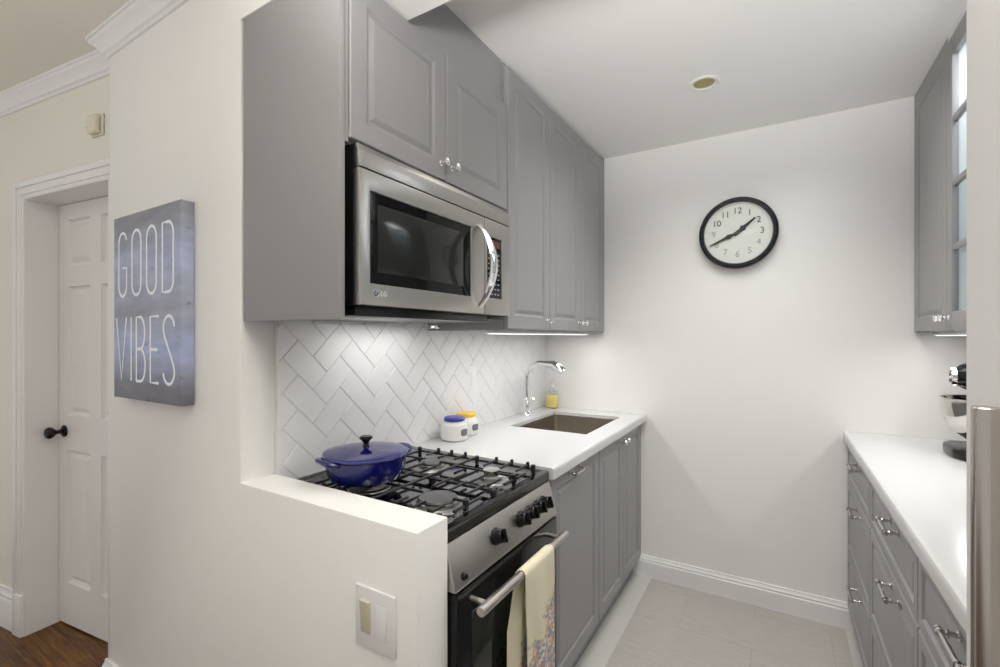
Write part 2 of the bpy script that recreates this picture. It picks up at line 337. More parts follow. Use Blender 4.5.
# six-panel door leaf
b = MB(); yf = JD-0.005; X0, X1, Z0, Z1 = 0.006, DW-0.006, 0.008, DH-0.006
cols = [(0.075, 0.268), (0.352, 0.565)]
xs = [X0, cols[0][0], cols[0][1], cols[1][0], cols[1][1], X1]; zs = [Z0, 0.20, 0.82, 0.98, 1.58, 1.675, 1.89, Z1]
t = bmesh.new(); G = {}
def gv(x, z):
    if (x, z) not in G: G[(x, z)] = t.verts.new((x, yf, z))
    return G[(x, z)]
for i in range(5):
    for j in range(7):
        c = [gv(xs[i], zs[j]), gv(xs[i+1], zs[j]), gv(xs[i+1], zs[j+1]), gv(xs[i], zs[j+1])]
        if i in (1, 3) and j in (1, 3, 5):
            prev = c
            for ins, dp in ((0.006, 0.012), (0.016, 0.015), (0.038, 0.004)):
                nr = [t.verts.new((x, yf+dp, z)) for x, z in ((xs[i]+ins, zs[j]+ins), (xs[i+1]-ins, zs[j]+ins), (xs[i+1]-ins, zs[j+1]-ins), (xs[i]+ins, zs[j+1]-ins))]
                for k in range(4): t.faces.new((prev[k], prev[(k+1) % 4], nr[(k+1) % 4], nr[k]))
                prev = nr
            t.faces.new(prev)
        else: t.faces.new(c)
bmesh.ops.recalc_face_normals(t, faces=t.faces[:]); b.add(t)
b.box(X0, X1, yf+0.016, yf+0.036, Z0, Z1)
b.build('door_leaf', 'door', dr, smooth=False)
b = MB(); kx, kz = 0.055, 0.905
b.lathe([(0, 0), (0.027, 0), (0.028, 0.004), (0.022, 0.009), (0.010, 0.013), (0.009, 0.032), (0.016, 0.038), (0.025, 0.048), (0.027, 0.058), (0.022, 0.067), (0.010, 0.072), (0, 0.073)], (kx, yf, kz), (0, -1, 0))
b.build('door_knob', 'bronze', dr)

# ------------------------------------------------------------------ cabinet kit (front faces local -Y, width along local X)
RINGS = [(0.0, 0.003), (0.003, 0.0), (0.052, 0.0), (0.056, 0.003), (0.059, 0.006), (0.064, 0.0065), (0.076, 0.002), (0.080, 0.0012)]
RING_D = [(0.0, 0.003), (0.003, 0.0), (0.030, 0.0), (0.033, 0.003), (0.036, 0.006), (0.040, 0.0065), (0.054, 0.0015), (0.057, 0.001)]
G2 = 0.0015
def front(par, name, x0, x1, z0, z1, yf, rings=RINGS):
    b = MB(); b.panel(x0+G2, x1-G2, z0+G2, z1-G2, yf, 0.019, rings); return b.build(name, 'cab', par, smooth=False)
def knob(par, x, z, yf):
    b = MB(); b.lathe([(0, 0), (0.009, 0), (0.009, 0.002), (0.0045, 0.005), (0.0045, 0.012), (0.010, 0.017), (0.013, 0.022), (0.012, 0.027), (0.007, 0.030), (0, 0.0305)], (x, yf, z), (0, -1, 0), 16)
    return b.build('knob', 'chrome', par)
def pull(par, x, z, yf, L=0.10):
    b = MB(); h = L/2
    b.tube([(x-h-.008, yf-0.028, z), (x+h+.008, yf-0.028, z)], 0.0045, 10)
    for sg in (-1, 1):
        b.cyl((x+sg*h, yf, z), (x+sg*h, yf-0.028, z), 0.0042, n=10)
        b.cyl((x+sg*h, yf, z), (x+sg*h, yf-0.004, z), 0.009, n=14); b.cyl((x+sg*h, yf-0.016, z), (x+sg*h, yf-0.020, z), 0.0075, n=12)
        b.cyl((x+sg*(h-0.006), yf-0.028, z), (x+sg*(h+0.0), yf-0.028, z), 0.0075, n=12)
        b.cyl((x+sg*(h+.006), yf-0.028, z), (x+sg*(h+.011), yf-0.028, z), 0.0062, n=12)
    return b.build('pull_handle', 'nickel', par)

# ---- left wall uppers: rot +90 -> local x = world y, local -y = world +x
def LT(name, label, cat, y, x_front, z, group=None): return thing(name, label, cat, (x_front, y, z), 90, group)
XU = -0.878
dep = XU-XW-0.010
# microwave cabinet incl. end panel
c = LT('wall_cabinet', 'grey wall cabinet with two raised-panel doors above the microwave', 'cabinet', 0.735, XU, 1.372, 'grey wall cabinets on the left')
b = MB(); b.box(0.0, 0.018, 0.003, dep, 0.016, 0.850, 0.001); e = b.build('end_panel', 'cab', c); tag(e, 'tall plain grey side panel reaching down past the microwave')
b = MB(); b.box(0.019, 0.778, 0.022, dep, 0.445, 0.850); b.box(0.021, 0.03, 0.006, 0.02, 0.44, 0.85); b.build('body', 'cab', c)
for x0, x1, kx in ((0.030, 0.405, 0.378), (0.405, 0.780, 0.432)):
    d = front(c, 'door', x0, x1, 0.450, 0.850, 0); knob(d, kx, 0.500, 0)
b = MB(); b.box(0.243, 0.780, 0.024, 0.036, 0.852, ZK-1.372-0.001); b.box(0.243, 0.780, 0.036, dep, ZK-1.372-0.012, ZK-1.372-0.001); f = b.build('filler_panel', 'cab', c); tag(f, 'flat grey filler board between the doors and the ceiling')
# tall uppers
for i, (y0, y1, kn, lab) in enumerate([(1.519, 1.895, 'r', 'tall narrow grey wall cabinet right beside the microwave'),
                              (1.895, 2.270, 'r', 'middle one of the three tall grey wall cabinets beside the microwave'),
                              (2.270, 2.660, 'l', 'tall grey wall cabinet in the corner against the clock wall')]):
    c = LT('wall_cabinet', lab, 'cabinet', y0, XU, 1.372, 'grey wall cabinets on the left')
    wd = y1-y0-0.001
    b = MB(); b.box(0, wd, 0.021, dep, 0, 1.020, 0.001); b.build('body', 'cab', c)
    d = front(c, 'door', 0, wd-(0.03 if i == 2 else 0), 0.002, 1.003, 0); knob(d, wd-0.03 if kn == 'r' else 0.028, 0.045, 0)
    if i == 2:
        b = MB(); b.box(wd-0.028, wd, 0.004, 0.02, 0.0, 1.02); b.build('filler_strip', 'cab', c)
# under-cabinet light fixtures
for nm, x, y0, y1, lab in (('under_cabinet_light', -0.985, 1.56, 2.62, 'slim white light bar glowing beneath the left tall wall cabinets'), ('under_cabinet_light', 0.585, 1.62, 2.64, 'slim white light bar beneath the right wall cabinets by the stand mixer')):
    c = thing(nm, lab, 'light', (x, y0, 1.371 if x < 0 else 1.364), 0)
    b = MB(); b.box(-0.022, 0.022, 0, y1-y0, -0.012, 0, 0.002); b.build('housing', 'white', c)
    b = MB(); b.box(-0.016, 0.016, 0.01, y1-y0-0.01, -0.0145, -0.0115, 0.001); b.build('diffuser', 'led', c)
c = thing('puck_light', 'small white puck light under the microwave by the tiled wall', 'light', (-1.17, 1.44, 1.392))
b = MB(); b.lathe([(0, 0), (0.024, 0), (0.024, -0.010), (0.020, -0.014), (0, -0.014)]); b.build('housing', 'nickel', c)

# ---- microwave
mw = LT('microwave', 'stainless over-the-range microwave with black window and bowed chrome handle', 'microwave', 0.776, -0.856, 1.397)
b = MB(); b.box(0.0, 0.718, 0.022, 0.402, 0.024, 0.416, 0.003); b.box(0.01, 0.61, 0.028, 0.40, 0.0, 0.026, 0.003); b.build('body', 'black', mw)
b = MB(); b.box(0.62, 0.715, 0.028, 0.40, 0.012, 0.024, 0.002); b.build('bottom_plate', 'darkgrey', mw)
b = MB(); b.prism([(0.0, 0.358), (0.022, 0.358), (0.022, 0.415), (0.010, 0.415), (0.004, 0.400)], 'x', 0.0, 0.718, 0.001)
b.build('top_vent', 'steel', mw)
b = MB()
def face_with_hole(b, x0, x1, z0, z1, hx0, hx1, hz0, hz1, y0, y1):
    t = bmesh.new()
    def q(y): return ([t.verts.new(p) for p in ((x0, y, z0), (x1, y, z0), (x1, y, z1), (x0, y, z1))], [t.verts.new(p) for p in ((hx0, y, hz0), (hx1, y, hz0), (hx1, y, hz1), (hx0, y, hz1))])
    o0, i0 = q(y0); o1, i1 = q(y1)
    for k in range(4):
        j = (k+1) % 4
        t.faces.new((o0[k], o0[j], i0[j], i0[k])); t.faces.new((o1[k], o1[j], i1[j], i1[k])); t.faces.new((o0[k], o0[j], o1[j], o1[k])); t.faces.new((i0[k], i0[j], i1[j], i1[k]))
    bmesh.ops.recalc_face_normals(t, faces=t.faces[:]); ed = [e for e in t.edges if all(abs(v.co.y-y0) < 1e-6 for v in e.verts) and (all(v in o0 for v in e.verts) or all(v in i0 for v in e.verts))]
    bmesh.ops.bevel(t, geom=ed, offset=0.003, segments=2, affect='EDGES', profile=0.5); b.add(t)
face_with_hole(b, 0.0, 0.548, 0.026, 0.355, 0.034, 0.470, 0.080, 0.306, 0.0, 0.022)
dm = b.build('door', 'steel', mw)
b = MB(); b.box(0.034, 0.470, 0.006, 0.02, 0.080, 0.306); b.build('window_glass', 'blackglass', dm)
b = MB(); b.box(0.062, 0.430, 0.0045, 0.0065, 0.110, 0.280, 0.0005); o = b.build('window_mesh', mat('window_mesh', (0.014, 0.015, 0.014), 0.12, spec=0.3), dm)
b = MB(); pts = []
for k in range(17):
    a = k/16; pts.append((0.512, -0.004-0.056*math.sin(math.pi*a)**0.8, 0.050+0.268*a))
b.tube(pts, [0.009+0.004*math.sin(math.pi*k/16) for k in range(17)], 12, sq=(1.5, 0.7)); b.build('handle', 'chrome', dm)
b = MB(); face_with_hole(b, 0.551, 0.718, 0.026, 0.355, 0.566, 0.664, 0.084, 0.296, 0.0, 0.022); cp = b.build('control_panel', 'steel', mw)
b = MB(); b.box(0.566, 0.664, 0.004, 0.02, 0.084, 0.296); b.build('keypad', 'blackglass', cp)
b = MB(); b.box(0.576, 0.654, 0.0032, 0.0045, 0.262, 0.286); o = b.build('display', mat('display', (0.10, 0.03, 0.02), 0.2), cp)
b = MB()
for r in range(9):
    for q in range(4): b.box(0.574+q*0.021, 0.574+q*0.021+0.012, 0.0034, 0.0045, 0.096+r*0.0175, 0.096+r*0.0175+0.004)
o = b.build('key_marks', mat('key_marks', (0.35, 0.35, 0.35), 0.5), cp)
b = MB(); b.lathe([(0, 0), (0.011, 0), (0.011, 0.0012), (0.0095, 0.0012), (0.0093, 0.0004), (0, 0.0004)], (0.052, 0.0, 0.056), (0, -1, 0), 24); b.build('logo_disc', 'chrome', dm)
b = MB(); b.tube([(0.052, -0.001, 0.062), (0.048, -0.001, 0.060), (0.0465, -0.001, 0.056), (0.049, -0.001, 0.051), (0.053, -0.001, 0.050), (0.057, -0.001, 0.054), (0.0575, -0.001, 0.0565), (0.053, -0.001, 0.0565)], 0.0008, 6); b.build('logo_mark', 'black', dm)
text('logo_text', 'LG', 0.018, 'white', dm, Matrix.Translation((0.078, -0.0006, 0.056)) @ FACE, 0.0005)

# ---- left base run
XB = -0.665
c = LT('base_cabinet', 'grey base cabinet with one wide panel door and horizontal pull beside the stove', 'cabinet', 1.412, XB, 0, 'grey base cabinets on the left')
b = MB(); b.box(0, 0.523, 0.021, 0.58, 0.11, 0.868, 0.001); b.build('body', 'cab', c)
b = MB(); b.box(0, 0.523, 0.047, 0.065, 0.004, 0.11); b.build('toe_kick', 'cab', c)
d = front(c, 'door', 0.03, 0.522, 0.115, 0.868, 0); pull(d, 0.245, 0.840, 0, 0.10)
b = MB(); b.box(0.0, 0.029, 0.004, 0.02, 0.115, 0.868, 0.001); b.build('filler_strip', 'cab', c)
c = LT('base_cabinet', 'grey base cabinet with two panel doors and small knobs under the sink', 'cabinet', 1.936, XB, 0, 'grey base cabinets on the left')
b = MB(); b.box(0, 0.727, 0.021, 0.04, 0.11, 0.868); b.box(0, 0.018, 0.04, 0.58, 0.11, 0.868); b.box(0.709, 0.727, 0.04, 0.58, 0.11, 0.868); b.box(0.018, 0.709, 0.04, 0.58, 0.11, 0.13); b.build('body', 'cab', c)
b = MB(); b.box(0, 0.709, 0.047, 0.065, 0.004, 0.11); b.build('toe_kick', 'cab', c)
for x0, x1, kx in ((0.003, 0.360, 0.332), (0.360, 0.700, 0.388)):
    d = front(c, 'door', x0, x1, 0.115, 0.868, 0); knob(d, kx, 0.828, 0)
b = MB(); b.box(0.701, 0.727, 0.004, 0.02, 0.115, 0.868, 0.001); b.build('filler_strip', 'cab', c)
# worktop with sink cut-out
HX0, HX1, HY0, HY1 = -1.13, -0.737, 1.975, 2.50
b = MB(); t = bmesh.new(); zt, zb = 0.91, 0.872; xo0, xo1, yo0, yo1 = XW+0.001, -0.638, 1.406, D-0.001
def qq(z): return ([t.verts.new(p) for p in ((xo0, yo0, z), (xo1, yo0, z), (xo1, yo1, z), (xo0, yo1, z))], [t.verts.new(p) for p in ((HX0, HY0, z), (HX1, HY0, z), (HX1, HY1, z), (HX0, HY1, z))])
o0, i0 = qq(zt); o1, i1 = qq(zb)
for k in range(4):
    j = (k+1) % 4
    t.faces.new((o0[k], o0[j], i0[j], i0[k])); t.faces.new((o1[k], o1[j], i1[j], i1[k])); t.faces.new((o0[k], o0[j], o1[j], o1[k])); t.faces.new((i0[k], i0[j], i1[j], i1[k]))
bmesh.ops.recalc_face_normals(t, faces=t.faces[:])
ev = [e for e in t.edges if all(abs(v.co.x-xo1) < 1e-6 for v in e.verts) and all(abs(v.co.z-zt) < 1e-6 for v in e.verts) or all(abs(v.co.y-yo0) < 1e-6 for v in e.verts) and abs(e.verts[0].co.z-e.verts[1].co.z) > .01 and e.verts[0].co.x > -1]
bmesh.ops.bevel(t, geom=ev, offset=0.014, segments=4, affect='EDGES', profile=0.6)
b.add(t); tag(b.build('worktop', 'quartz'), 'white quartz worktop with an undermount sink, left of the aisle', 'worktop')
# sink
c = thing('sink', 'rectangular stainless undermount sink set in the left worktop', 'sink', (0, 0, 0))
b = MB(); t = bmesh.new(); rr = []
for (ox, z) in ((-0.0005, 0.893), (-0.0030, 0.8935), (-0.0035, 0.72), (-0.02, 0.70)):
    pts = []
    x0, x1, y0, y1 = HX0-ox, HX1+ox, HY0-ox, HY1+ox; rc = 0.02
    for cx, cy, a0 in ((x1-rc, y1-rc, 0), (x0+rc, y1-rc, 90), (x0+rc, y0+rc, 180), (x1-rc, y0+rc, 270)):
        for k in range(5): a = R(a0+k*22.5); pts.append(t.verts.new((cx+rc*math.cos(a), cy+rc*math.sin(a), z)))
    rr.append(pts)
for A, Bv in zip(rr, rr[1:]):
    for k in range(20): t.faces.new((A[k], A[(k+1) % 20], Bv[(k+1) % 20], Bv[k]))
t.faces.new(rr[-1]); bmesh.ops.recalc_face_normals(t, faces=t.faces[:]); bmesh.ops.reverse_faces(t, faces=t.faces[:]); b.add(t); b.build('basin', 'sink', c)
b = MB(); b.lathe([(0.045, 0), (0.045, 0.003), (0.038, 0.004), (0.034, 0.001), (0.0, 0.001)], (-0.93, 2.24, 0.7005), n=28); b.build('drain', 'chrome', c)
# faucet
c = thing('kitchen_faucet', 'chrome pull-out kitchen tap with arched spout behind the sink', 'tap', (-1.205, 2.29, 0.91))
b = MB(); b.lathe([(0, 0), (0.027, 0), (0.027, 0.004), (0.023, 0.010), (0.021, 0.05), (0.020, 0.085), (0.017, 0.095), (0.015, 0.10), (0, 0.10)]); b.build('base', 'chrome', c)
b = MB(); pts = [(0, 0, 0.09), (0, 0, 0.15), (0, 0, 0.205)]
for k in range(1, 9): a = R(180-k*13); pts.append((0.085+0.085*math.cos(a), 0, 0.205+0.088*math.sin(a)))
b.tube(pts, 0.0125, 14); b.build('spout', 'chrome', c)
b = MB(); b.tube([pts[-2], pts[-1], (0.160, 0, 0.288), (0.195, 0, 0.268), (0.225, 0, 0.246)], [0.0135, 0.0150, 0.020, 0.025, 0.022], 16); b.build('spray_head', 'chrome', c)
b = MB(); b.tube([(0.015, -0.005, 0.06), (0.035, -0.02, 0.07), (0.06, -0.035, 0.10)], [0.010, 0.006, 0.005], 10); b.build('lever', 'chrome', c)
# soap bottle
c = thing('soap_bottle', 'clear pump bottle of yellow soap in the corner behind the sink', 'bottle', (-1.19, 2.60, 0.91))
b = MB(); b.box(-0.036, 0.036, -0.022, 0.022, 0.0, 0.105, 0.008, 3); b.lathe([(0.02, 0.10), (0.014, 0.118), (0.014, 0.128)]); b.build('glass_body', 'glass', c)
b = MB(); b.box(-0.033, 0.033, -0.019, 0.019, 0.004, 0.078, 0.006, 3); b.build('liquid', mat('soap_fill', (0.92, 0.74, 0.22), 0.2), c)
b = MB(); b.lathe([(0, 0.128), (0.015, 0.128), (0.015, 0.142), (0.004, 0.144), (0.004, 0.172), (0.009, 0.172), (0.009, 0.181), (0, 0.182)]); b.tube([(0, 0, 0.177), (0.02, -0.01, 0.178), (0.034, -0.016, 0.170)], 0.004, 8); b.build('pump', 'white', c)
# jars
def jar(y, x, lidm, lab, lablabel, tz):
    c = thing('storage_jar', lab, 'jar', (x, y, 0.91), tz, 'white ceramic jars on the worktop')
    b = MB(); b.lathe([(0, 0), (0.048, 0), (0.056, 0.006), (0.0585, 0.018), (0.0585, 0.056), (0.055, 0.068), (0.042, 0.076), (0.040, 0.082), (0, 0.080)], n=36); b.build('body', 'porcelain', c)
    b = MB(); b.lathe([(0, 0.0), (0.040, 0.0), (0.0445, 0.003), (0.0445, 0.012), (0.040, 0.017), (0.03, 0.018), (0, 0.018)], (0, 0, 0.080), n=36); l = b.build('lid', lidm, c)
    b = MB(); t = bmesh.new(); vs = []
    n = 8
    for r_ in (0.0593, 0.0608):
        for zz in (0.024, 0.052):
            vs.append([t.verts.new((r_*math.sin(a), -r_*math.cos(a), 0.038+(zz-0.038)*(0.62 if k in (0, n) else 0.93 if k in (1, n-1) else 1))) for k, a in [(k, R(-18+36*k/n)) for k in range(n+1)]])
    i0_, i1_, o0_, o1_ = vs
    for k in range(n):
        t.faces.new((o0_[k], o0_[k+1], o1_[k+1], o1_[k])); t.faces.new((i1_[k], i1_[k+1], o1_[k+1], o1_[k])); t.faces.new((i0_[k], i0_[k+1], o0_[k+1], o0_[k]))
    for k in (0, n): t.faces.new((i0_[k], o0_[k], o1_[k], i1_[k]))
    bmesh.ops.recalc_face_normals(t, faces=t.faces[:]); b.add(t); b.build('chalk_label', 'slate', c)
jar(1.588, -1.180, 'blueplastic', 'white ceramic jar with a blue lid and grey label beside the stove', '', 82)
jar(1.704, -1.203, 'yellow', 'white ceramic jar with a yellow lid, behind the blue-lidded jar', '', 82)
# outlet plate on tiles
c = thing('switch_plate', 'white rocker switch plate on the tiled splashback', 'switch', (-1.2645, 1.848, 1.145), 90)
b = MB(); b.box(-0.035, 0.035, 0, 0.006, -0.058, 0.058, 0.002); b.build('plate', 'white', c)
b = MB(); b.box(-0.016, 0.016, -0.003, 0.001, -0.033, 0.033, 0.0015); b.build('rocker', 'white', c)
c['label'] = 'white rocker switch plate on the tiled splashback'

# ---- herringbone splashback tiles (one mesh, set on the left wall)
TW, TL, g = 0.0750, 0.1500, 0.0014
b = MB(); t = bmesh.new()
def tile(u0, v0, u1, v1):
    # u,v in the rotated frame -> y,z ; a shallow bevelled plate
    ps = [(u0+g/2, v0+g/2), (u1-g/2, v0+g/2), (u1-g/2, v1-g/2), (u0+g/2, v1-g/2)]
    cu, cv = (u0+u1)/2, (v0+v1)/2
    cs, sn = math.cos(R(-45)), math.sin(R(-45))
    Pc = (OY+cu*cs-cv*sn, OZ+cu*sn+cv*cs)
    if not (0.72 < Pc[0] < 2.78 and 0.80 < Pc[1] < 1.52): return
    jx = random.uniform(-.0002, .0002)
    lay = []
    for ins, h in ((0, 0.0), (0, 0.0045), (0.0016, 0.0062)):
        ring = []
        for (u, v_), (su, sv) in zip(ps, ((1, 1), (-1, 1), (-1, -1), (1, -1))):
            uu, vv = u+su*ins, v_+sv*ins
            ring.append(t.verts.new((h+jx+random.uniform(-.00012, .00012), OY+uu*cs-vv*sn, OZ+uu*sn+vv*cs)))
        lay.append(ring)
    for A, Bv in zip(lay, lay[1:]):
        for k in range(4): t.faces.new((A[k], A[(k+1) % 4], Bv[(k+1) % 4], Bv[k]))
    t.faces.new(lay[-1])
OY, OZ = 0.902, 1.336
# herringbone: horizontal tile at (i*W + ..), classic diagonal stepping
for i in range(-40, 60):
    for j in range(-20, 20):
        u = i*TW + j*2*TL/2*2
        v = -i*TW
        # horizontal tile then vertical tile
        tile(u, v-TW, u+TL, v)
        tile(u+TL, v-TW, u+TL+TW, v-TW+TL)
bmesh.ops.recalc_face_normals(t, faces=t.faces[:])
for co, no in (((0, Y1+0.001, 0), (0, -1, 0)), ((0, D-0.001, 0), (0, 1, 0)), ((0, 0, 0.9105), (0, 0, -1)), ((0, 0, 1.43), (0, 0, 1))):
    bmesh.ops.bisect_plane(t, geom=t.verts[:]+t.edges[:]+t.faces[:], plane_co=co, plane_no=no, clear_outer=True)
b.add(t, Matrix.Translation((XW+0.009, 0, 0))); o = b.build('tile_splashback', 'tile', smooth=False)
o.location = (0, 0, 0); tag(o, 'white herringbone tile splashback between stove and wall cabinets', 'splashback')
b = MB(); b.box(XW+0.0005, XW+0.0125, Y1+0.0005, D-0.0005, 0.9105, 1.43); b.build('grout', 'grout', o)
b = MB(); b.box(XW+0.0005, XW+0.0158, Y1+0.0002, Y1+0.003, 0.9105, 1.372); b.build('edge_trim', 'white', o)

# ---- range cooker: local x = world y - RY, local -y = world +x, origin at front
RX, RY, RW = -0.618, 0.839, 0.554
rg = LT('range_cooker', 'narrow stainless gas range cooker with black oven door', 'cooker', RY, RX, 0)
b = MB(); b.box(0, RW, 0.045, 0.625, 0.02, 0.868, 0.002); b.build('body', 'darkgrey', rg)
b = MB(); b.box(0.0, RW, 0.03, 0.634, 0.874, 0.900, 0.005); b.box(0.004, RW-0.004, 0.036, 0.62, 0.866, 0.876); b.build('hob_frame', 'darkgrey', rg)
b = MB(); t = bmesh.new(); rr = []
for ins, z in ((0.0, 0.899), (0.0, 0.904), (0.012, 0.906), (0.018, 0.906), (0.030, 0.9005), (0.034, 0.9005)):
    rr.append([t.verts.new(p) for p in ((ins, 0.033+ins, z), (RW-ins, 0.033+ins, z), (RW-ins, 0.630-ins, z), (ins, 0.630-ins, z))])
for A, Bv in zip(rr, rr[1:]):
    for k in range(4): t.faces.new((A[k], A[(k+1) % 4], Bv[(k+1) % 4], Bv[k]))
t.faces.new(rr[-1]); bmesh.ops.recalc_face_normals(t, faces=t.faces[:]); b.add(t); b.build('hob_plate', 'hob', rg)
b = MB(); b.prism([(0.030, 0.872), (0.002, 0.775), (0.002, 0.768), (0.045, 0.768), (0.045, 0.872)], 'x', 0.0, RW, 0.002); pn = b.build('control_panel', 'steel', rg)
pn_n = Vector((0, -1, 0.29)).normalized()
def pnl(x, z): return Vector((x, 0.002+(z-0.775)/0.097*0.028, z))
for yk in (1.034, 1.166, 1.220, 1.272, 1.318):
    p0 = pnl(yk-RY, 0.824)
    b = MB(); b.lathe([(0, 0), (0.022, 0), (0.022, 0.004), (0.019, 0.006), (0.0175, 0.022), (0.015, 0.025), (0, 0.025)], p0, pn_n, 24)
    q = Vector((0, 0, 1)).rotation_difference(pn_n).to_matrix().to_4x4()
    tb = bmesh.new(); bmesh.ops.create_cube(tb, size=1)
    for v in tb.verts: v.co = Vector((v.co.x*0.034, v.co.y*0.010, 0.022+v.co.z*0.024))
    bmesh.ops.bevel(tb, geom=tb.edges[:], offset=0.002, segments=2, affect='EDGES'); b.add(tb, Matrix.Translation(p0) @ q @ Matrix.Rotation(R(90), 4, 'Z'))
    b.build('knob', 'black', pn)
b = MB(); b.lathe([(0, 0), (0.009, 0), (0.009, 0.003), (0.0065, 0.004), (0.006, 0.010), (0, 0.011)], pnl(0.036, 0.792), pn_n, 18); b.build('ignition_button', 'black', pn)
# oven door
b = MB(); b.box(0.004, RW-0.004, 0.0, 0.04, 0.20, 0.762, 0.004); od = b.build('oven_door', 'black', rg)
b = MB(); b.box(0.060, RW-0.060, -0.0022, 0.002, 0.27, 0.70, 0.001); o = b.build('door_window', mat('oven_window', (0.022, 0.025, 0.02), 0.06, spec=0.5), od)
b = MB(); b.cyl((0.022, -0.050, 0.733), (0.505, -0.050, 0.733), 0.0115, n=24, bev=0.0015)
for sx_ in (0.058, 0.468): b.cyl((sx_, 0.0, 0.733), (sx_, -0.045, 0.733), 0.007, n=14)
b.build('handle', mat('handle_steel', (0.62, 0.58, 0.55), 0.28, 1.0), od)
b = MB(); b.box(0.004, RW-0.004, 0.004, 0.04, 0.06, 0.195, 0.003); b.build('storage_drawer', 'steel', rg)
for fx in (0.04, RW-0.04):
    for fy in (0.07, 0.58): MB().cyl((fx, fy, 0.003), (fx, fy, 0.03), 0.015, n=14).build('foot', 'black', rg)
# burners, local coords (x = y-RY, y = RX - x)
BR = [(-0.775, 0.970, 0.052, 'l'), (-0.765, 1.222, 0.030, 's'), (-1.015, 1.235, 0.038, 'm'), (-1.035, 0.975, 0.038, 'm')]
def L(x, y): return (y-RY, RX-x)
for x, y, r, k in BR:
    lx, ly = L(x, y)
    b = MB(); b.lathe([(0, 0.0), (r+0.024, 0.0), (r+0.022, 0.003), (r+0.006, 0.004), (r+0.004, 0.013), (r-0.002, 0.016), (0, 0.016)], (lx, ly, 0.9005), n=32); bo = b.build('burner', 'burnermetal', rg)
    n_ = 26; bb = MB()
    for q in range(n_):
        a = 2*math.pi*q/n_; bb.cyl((lx+(r+0.003)*math.cos(a), ly+(r+0.003)*math.sin(a), 0.905), (lx+(r+0.003)*math.cos(a), ly+(r+0.003)*math.sin(a), 0.912), 0.0016, n=6)
    bb.build('flame_ports', 'black', bo)
    h = 0.028 if k == 's' else 0.016
    b = MB(); b.lathe([(0, h), (r, h), (r+0.001, h+0.002), (r-0.002, h+0.006), (r*0.6, h+0.0075), (0, h+0.0075)] if k != 's' else [(0, 0.014), (r-0.006, 0.014), (r-0.006, h), (r-0.004, h+0.006), (0, h+0.007)], (lx, ly, 0.9005), n=32)
    b.build('burner_cap', mat('cap_enamel', (0.07, 0.07, 0.075), 0.28) if k != 's' else 'nickel', bo)
# pan supports (cast-iron grates)
def grate(y0, y1, burners, side):
    b = MB(); zt_, zl = 0.925, 0.915
    X0_, X1_ = -1.165, -0.685
    def bar(p, q_, z0=zl, h=0.007, wd=0.0042):
        (xa, ya), (xb, yb) = L(*p), L(*q_)
        b.box(min(xa, xb)-wd, max(xa, xb)+wd, min(ya, yb)-wd, max(ya, yb)+wd, z0-h/2, z0+h/2, 0.0015, 1)
    xm = -0.905
    bar((X0_, y0), (X1_, y0)); bar((X0_, y1), (X1_, y1)); bar((X0_, y0), (X0_, y1)); bar((X1_, y0+0.06), (X1_, y1-0.06)); bar((xm, y0), (xm, y1), zt_)
    yo = y1 if side > 0 else y0
    for bx, by, br, k in burners:
        gp = br+0.002
        bar((bx, y0), (bx, by-gp), zt_, wd=0.0036); bar((bx, by+gp), (bx, y1), zt_, wd=0.0036)
        for dx in (-0.060, 0.060):
            bar((bx+dx, y0), (bx+dx, by-0.052), zt_, wd=0.0034); bar((bx+dx, by+0.052), (bx+dx, y1), zt_, wd=0.0034)
        xl = X0_ if bx < -0.9 else xm; xr_ = xm if bx < -0.9 else X1_
        bar((xl, by), (bx-gp, by), zt_, wd=0.0036); bar((bx+gp, by), (xr_, by), zt_, wd=0.0036)
        for dx in (-0.060, 0.0, 0.060):
            lx, ly = L(bx+dx, yo); b.box(lx-0.005, lx+0.005, ly-0.005, ly+0.005, 0.912, 0.936, 0.002, 1)
    for xx in (X0_, X1_, xm):
        for yy in (y0, y1):
            lx, ly = L(xx, yy); b.box(lx-0.006, lx+0.006, ly-0.006, ly+0.006, 0.9012, 0.930 if yy == yo else 0.918, 0.002, 1)
    lx, ly = L(X1_, burners[0][1]); b.box(lx-0.007, lx+0.007, ly-0.006, ly+0.006, 0.9012, 0.931, 0.002, 1)
    b.build('pan_support', 'iron', rg)
grate(0.862, 1.100, [BR[0], BR[3]], -1); grate(1.108, 1.350, [BR[1], BR[2]], 1)

# casserole pot
c = thing('casserole_pot', 'cobalt blue enamelled lidded pot on the rear burner nearest the half wall', 'pot', (-1.046, 0.972, 0.9292), 76)
b = MB(); b.lathe([(0, 0), (0.088, 0), (0.101, 0.006), (0.111, 0.024), (0.1155, 0.046), (0.117, 0.068), (0.119, 0.070), (0.119, 0.073), (0.113, 0.073), (0.109, 0.050), (0.09, 0.01), (0, 0.006)], n=56); body = b.build('body', 'blue', c)
for sg in (-1, 1):
    b = MB(); pts = []
    for k in range(13):
        a = R(-90+180*k/12); pts.append((sg*(0.104+0.034*math.cos(a)), 0.044*math.sin(a), 0.063+0.010*math.cos(a)))
    b.tube(pts, 0.0085, 10, sq=(1.2, 0.8)); b.build('side_handle', 'blue', body)
b = MB(); b.lathe([(0.121, 0.073), (0.122, 0.077), (0.118, 0.081), (0.100, 0.085), (0.070, 0.089), (0.035, 0.0915), (0, 0.092)], n=56); b.lathe([(0, 0.073), (0.121, 0.073)], n=56); lid = b.build('lid', 'blue', c)
b = MB(); b.lathe([(0.1215, 0.0725), (0.1228, 0.075), (0.1215, 0.079), (0.119, 0.0808)], n=56); b.build('lid_rim', mat('pale_rim', (0.04, 0.05, 0.22), 0.15, coat=.5), lid)
